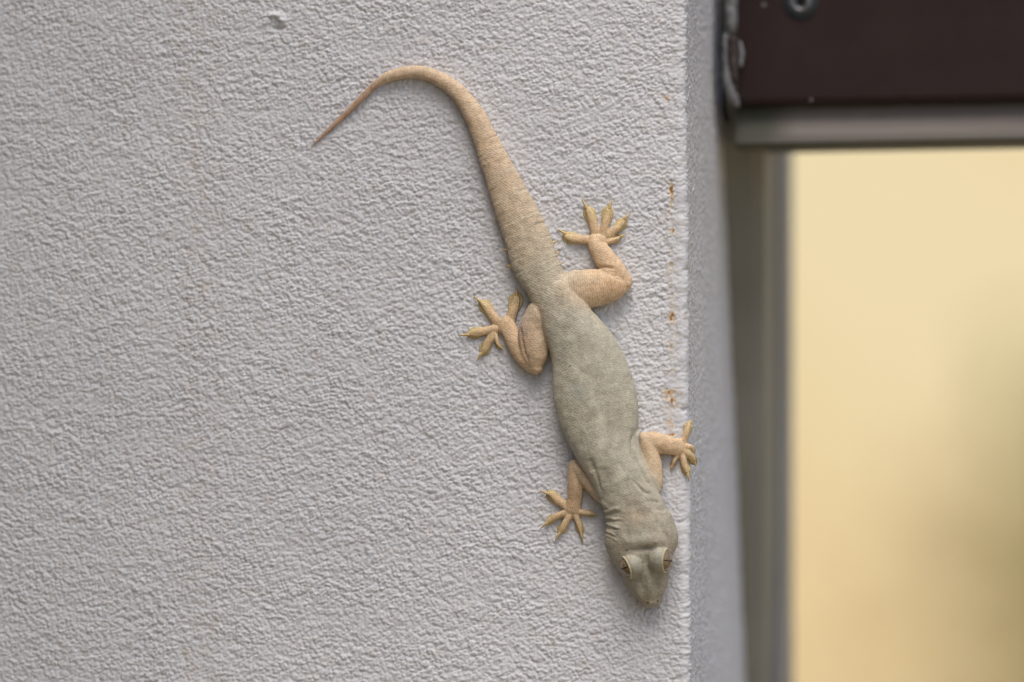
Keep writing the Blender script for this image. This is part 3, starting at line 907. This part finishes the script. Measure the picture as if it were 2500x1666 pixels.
for (x, y, s) in ((1405, 905, 14), (1422, 925, 14), (1432, 890, 12), (1445, 950, 12), (1452, 985, 16), (1462, 1020, 18), (1470, 1050, 16), (1478, 1060, 12), (1510, 1150, 12), (1517, 1165, 12), (1502, 1080, 14), (1468, 1085, 14), (1396, 815, 14), (1340, 715, 16), (1370, 770, 14)):
    tint(x, y, s * .8, s * 1.2, SRGB(202, 196, 176), .55, 20, hmin=40)
for (x, y, s) in ((1360, 735, 16), (1382, 800, 16), (1395, 850, 16), (1432, 905, 10), (1480, 1160, 16), (1440, 1130, 14), (1325, 660, 14), (1508, 1010, 22), (1440, 1010, 20)):
    tint(x, y, s, s, SRGB(146, 137, 116), .42, 20, hmin=30)
tint(1275, 790, 12, 34, SRGB(178, 160, 158), .6, -4, hmin=12)
tint(1366, 668, 16, 16, SRGB(170, 160, 148), .5, hmin=20)
tint(1582, 1405, 40, 34, SRGB(146, 143, 126), .7, hmin=20)  # snout darkened here and below: shade of its downward slope put into the colour
tint(1583, 1460, 26, 18, SRGB(152, 142, 118), .6, hmin=10)
tint(1574, 1315, 26, 15, SRGB(186, 184, 168), .6, hmin=50); tint(1535, 1325, 16, 12, SRGB(178, 166, 146), .5, hmin=40); tint(1605, 1310, 18, 12, SRGB(178, 168, 148), .5, hmin=40)
tint(1556, 1262, 30, 20, SRGB(166, 144, 116), .5, hmin=50)
tint(1545, 1218, 20, 18, SRGB(172, 162, 142), .5, hmin=50)
tint(1555, 1380, 16, 24, SRGB(160, 161, 146), .7, hmin=60)
tint(1604, 1366, 14, 26, SRGB(160, 162, 148), .75, hmin=60)
tint(1574, 1341, 14, 6, SRGB(118, 114, 98), .5, hmin=50)  # darker tone in the furrow behind the eyes
tint(1581, 1473, 2.6, 2.0, SRGB(58, 48, 36), .9); tint(1606, 1469, 2.6, 2.0, SRGB(58, 48, 36), .9); tint(1530, 1344, 3, 3, SRGB(60, 66, 60), .8, hmin=40); tint(1263, 810, 1.6, 2.2, SRGB(70, 50, 40), .9); tint(1391, 894, 1.8, 1.8, SRGB(60, 60, 52), .9)  # shade of the nostril pits painted in dark, then small dark specks
tint(1500, 700, 30, 22, SRGB(206, 164, 122), .4)
tint(1395, 672, 34, 16, SRGB(196, 180, 152), .65); tint(1390, 702, 34, 44, SRGB(190, 174, 148), .65); tint(1432, 1166, 20, 24, SRGB(184, 166, 140), .55); tint(1590, 1130, 14, 40, SRGB(192, 172, 144), .5); tint(1306, 835, 22, 50, SRGB(188, 168, 144), .5, hmin=15); tint(1285, 760, 26, 30, SRGB(176, 164, 146), .5, hmin=20)
for (b_, m_2, p_, cb_, ct_, w_) in TOES:
    tint(p_[0], p_[1], w_ * 1.1, w_ * 1.1, SRGB(206, 185, 134), .35)
band = on_tail * np.interp(s_t, [0, LT * .35, LT * .55, LT], [0, .3, 1, 1]) * np.exp(-(((ph / 2.0) % 1.0 - 0.25) / 0.09) ** 2) * (0.5 + 0.5 * lat)
colr = colr * (1 - 0.45 * band[:, None]) + SRGB(216, 203, 178)[None] * 0.45 * band[:, None]
mott = 1 + 0.13 * perlin(PP[:, 0] / 22, PP[:, 1] / 26, 61) + 0.10 * perlin(PP[:, 0] / 8, PP[:, 1] / 9, 62)
colr = np.clip(colr * mott[:, None] * np.array([1.07, 1.08, 1.10]), 0.01, 0.9)

me.name = 'gecko_body'
ca = me.color_attributes.new('skin', 'FLOAT_COLOR', 'POINT')
ca.data.foreach_set('color', np.concatenate([colr, np.ones((nv, 1))], 1).astype(np.float32).ravel())
sv = me.attributes.new('scale_co', 'FLOAT_VECTOR', 'POINT')
sv.data.foreach_set('vector', (suv * 1000).astype(np.float32).ravel())
me.polygons.foreach_set('use_smooth', np.ones(len(me.polygons), dtype=bool))
me.update()

def skin_material():
    m, nt, ns, ln, b = new_mat('gecko_skin')
    at = nd(ns, 'ShaderNodeAttribute', attribute_name='skin')
    su = nd(ns, 'ShaderNodeAttribute', attribute_name='scale_co')
    # staggered rows: shear the lattice by half a cell for each row
    sx = nd(ns, 'ShaderNodeSeparateXYZ'); ln.new(su.outputs['Vector'], sx.inputs[0])
    m1 = nd(ns, 'ShaderNodeMath', operation='MULTIPLY', inp={1: 2.35}); ln.new(sx.outputs['X'], m1.inputs[0])
    m2 = nd(ns, 'ShaderNodeMath', operation='MULTIPLY', inp={1: 2.0}); ln.new(sx.outputs['Y'], m2.inputs[0])
    m3 = nd(ns, 'ShaderNodeMath', operation='MULTIPLY_ADD', inp={1: 0.5}); ln.new(m1.outputs[0], m3.inputs[0]); ln.new(m2.outputs[0], m3.inputs[2])
    mp = nd(ns, 'ShaderNodeCombineXYZ'); ln.new(m1.outputs[0], mp.inputs['X']); ln.new(m3.outputs[0], mp.inputs['Y'])
    vo = nd(ns, 'ShaderNodeTexVoronoi', feature='F1', voronoi_dimensions='2D', inp={'Scale': 1.0, 'Randomness': 0.5})
    ln.new(mp.outputs[0], vo.inputs['Vector'])
    r = ramp(ns, [(0.18, (1.05, 1.05, 1.05)), (0.62, (0.86, 0.845, 0.82))])
    ln.new(vo.outputs['Distance'], r.inputs[0])
    mul = nd(ns, 'ShaderNodeMix', data_type='RGBA', blend_type='MULTIPLY', inp={'Factor': 1.0})
    ln.new(at.outputs['Color'], mul.inputs[6]); ln.new(r.outputs[0], mul.inputs[7])
    ln.new(mul.outputs[2], b.inputs['Base Color'])
    inv = nd(ns, 'ShaderNodeMath', operation='SUBTRACT', inp={0: 1.0})
    ln.new(vo.outputs['Distance'], inv.inputs[1])
    bp = nd(ns, 'ShaderNodeBump', inp={'Strength': 0.5, 'Distance': 0.00010})
    ln.new(inv.outputs[0], bp.inputs['Height']); ln.new(bp.outputs[0], b.inputs['Normal'])
    b.inputs['Roughness'].default_value = 0.55
    b.inputs['Specular IOR Level'].default_value = 0.35
    b.inputs['Subsurface Weight'].default_value = 0.35
    b.inputs['Subsurface Radius'].default_value = (1.0, 0.65, 0.45)
    b.inputs['Subsurface Scale'].default_value = 0.0008
    return m
M_SKIN = skin_material()

gecko = empty('gecko', pix(1450, 900, 0))
tag(gecko, 'pale tan house gecko clinging head down to the white stucco wall, tail curled left', 'gecko')
body = bpy.data.objects.new('body', me)
COL.objects.link(body)
me.materials.append(M_SKIN)
body.parent = gecko; body.matrix_parent_inverse = gecko.matrix_world.inverted()

# claws
M_CLAW = mottled('claw_horn', tuple(SRGB(206, 180, 120)), tuple(SRGB(196, 164, 112)), 900, 0.35)
def rope(P, R, n=8):
    P = np.asarray(P); T = np.gradient(P, axis=0); T /= np.linalg.norm(T, axis=1)[:, None]
    L = np.cross(T, YN); L /= np.linalg.norm(L, axis=1)[:, None]; N = np.cross(L, T)
    V, F = [], []
    for c, l, nn, r in zip(P, L, N, R):
        for i in range(n):
            a = 2 * math.pi * i / n
            V.append(c + l * r * math.cos(a) + nn * r * math.sin(a))
    for k in range(len(P) - 1):
        for i in range(n):
            j = (i + 1) % n
            F.append((k * n + i, k * n + j, (k + 1) * n + j, (k + 1) * n + i))
    F.append(tuple(range(n - 1, -1, -1))); F.append(tuple((len(P) - 1) * n + i for i in range(n)))
    return V, F
for cb, ct, p in CLAWS:
    cb, ct, p = np.array(cb, float), np.array(ct, float), np.array(p, float)
    P, R = [], []
    for t in np.linspace(-0.25, 1, 7):
        q = cb * (1 - t) + ct * t if t >= 0 else cb + (p - cb) * (-t)
        P.append(pix(q[0], q[1], (9.5 + 2.0 * math.sin(max(t, 0) * math.pi) - 5.5 * max(t, 0) ** 2 + drop(q[0])) * U))
        R.append((4.0 - 3.3 * max(t, 0) ** 0.9) * U)
    V, F = rope(P, R)
    mesh_obj('claw', V, F, M_CLAW, gecko)

# pointed tubercles along the edge of the tail base
M_SPINE = mottled('spine_skin', tuple(SRGB(206, 180, 134)), tuple(SRGB(198, 170, 124)), 900, 0.5)
for (x, y, dx, dy) in ((1299, 494, 5, -6), (1317, 531, 7, -6), (1332, 563, 7, -5), (1352, 592, 8, -4), (1361, 618, 6, -3), (1366, 645, 8, -3), (1278, 455, 4, -5),
                       (1196, 458, -6, -3), (1203, 494, -5, -3), (1212, 534, -8, -2), (1228, 568, -7, -3), (1236, 611, -9, -2), (1245, 650, -11, -1), (1263, 676, -8, 2), (1322, 572, 5, -7)):
    P = [pix(x - dx * .6 + dx * t * 1.6, y - dy * .6 + dy * t * 1.6, (24 - 3 * t) * U) for t in np.linspace(0, 1, 5)]
    V, F = rope(P, [6.5 * U, 5 * U, 3.6 * U, 2.2 * U, .5 * U])
    mesh_obj('spine', V, F, M_SPINE, gecko)

# eyes
def iris_material():
    m, nt, ns, ln, b = new_mat('gecko_iris')
    tc = nd(ns, 'ShaderNodeTexCoord')
    nz = nd(ns, 'ShaderNodeTexNoise', inp={'Scale': 2500.0, 'Detail': 5.0, 'Roughness': 0.7})
    ln.new(tc.outputs['Object'], nz.inputs['Vector'])
    r = ramp(ns, [(0.3, tuple(SRGB(92, 74, 52))), (0.5, tuple(SRGB(128, 108, 84))), (0.7, tuple(SRGB(156, 140, 116)))])
    ln.new(nz.outputs['Fac'], r.inputs[0]); ln.new(r.outputs[0], b.inputs['Base Color'])
    b.inputs['Roughness'].default_value = 0.12
    b.inputs['Coat Weight'].default_value = 0.6; b.inputs['Coat Roughness'].default_value = 0.03
    return m
M_IRIS = iris_material()
M_PUPIL = mottled('pupil_black', (.006, .005, .004), (.01, .008, .006), 500, 0.15)
M_LID = mottled('eyelid_cream', tuple(SRGB(196, 186, 150)), tuple(SRGB(184, 176, 142)), 900, 0.45)
for (c, f, k) in EYE_DATA:
    u = U * k
    V, F = lathe3(c, f, [(u * (1 + 25 * math.sin(a)), u * 25 * math.cos(a)) for a in np.radians(np.linspace(-60, 89.5, 22))], 40)
    eye = mesh_obj('eye', V, F, M_IRIS, gecko)
    # pupil: a narrow slit from the brow down to the wall
    up = YN - f * (YN @ f); up /= np.linalg.norm(up); sd = np.cross(f, up)
    cc = c + f * u * 1
    V, F = [], []
    angs = np.radians(np.linspace(-64, 60, 21))
    for a in angs:
        w = (0.3 + 1.2 * math.cos(a * 1.35) ** 0.7 * (0.75 + 0.25 * math.cos(9 * a))) * u if abs(a * 1.35) < 1.5 else 0.4 * u
        p0 = (f * math.cos(a) + up * math.sin(a))
        for s in (-1, 1):
            q = p0 * 25.25 * u + sd * w * s
            V.append(cc + q / np.linalg.norm(q) * 25.25 * u)
    for i in range(len(angs) - 1):
        F.append((2 * i, 2 * i + 1, 2 * i + 3, 2 * i + 2))
    pu = mesh_obj('pupil', V, F, M_PUPIL)
    pu.parent = eye
    # lid: a rounded rim round the opening
    V, F = [], []
    n, m_ = 48, 12
    aa = np.cross(f, np.array([0, 0, 1.0])); aa /= np.linalg.norm(aa); bb = np.cross(f, aa)
    for i in range(n):
        t = 2 * math.pi * i / n
        d = aa * math.cos(t) + bb * math.sin(t)
        br = 0.5 + 0.5 * (d @ YN)                      # the brow side stands out a little more
        for j in range(m_):
            s = 2 * math.pi * j / m_
            V.append(c + f * u * (13.2 + 1.6 * br + 2.0 * math.sin(s)) + d * u * (23.6 + (1.9 + .4 * br) * math.cos(s)))
    for i in range(n):
        for j in range(m_):
            i2, j2 = (i + 1) % n, (j + 1) % m_
            F.append((i * m_ + j, i2 * m_ + j, i2 * m_ + j2, i * m_ + j2))
    ld = mesh_obj('eyelid', V, F, M_LID)
    ld.parent = eye
print('gecko verts', nv)
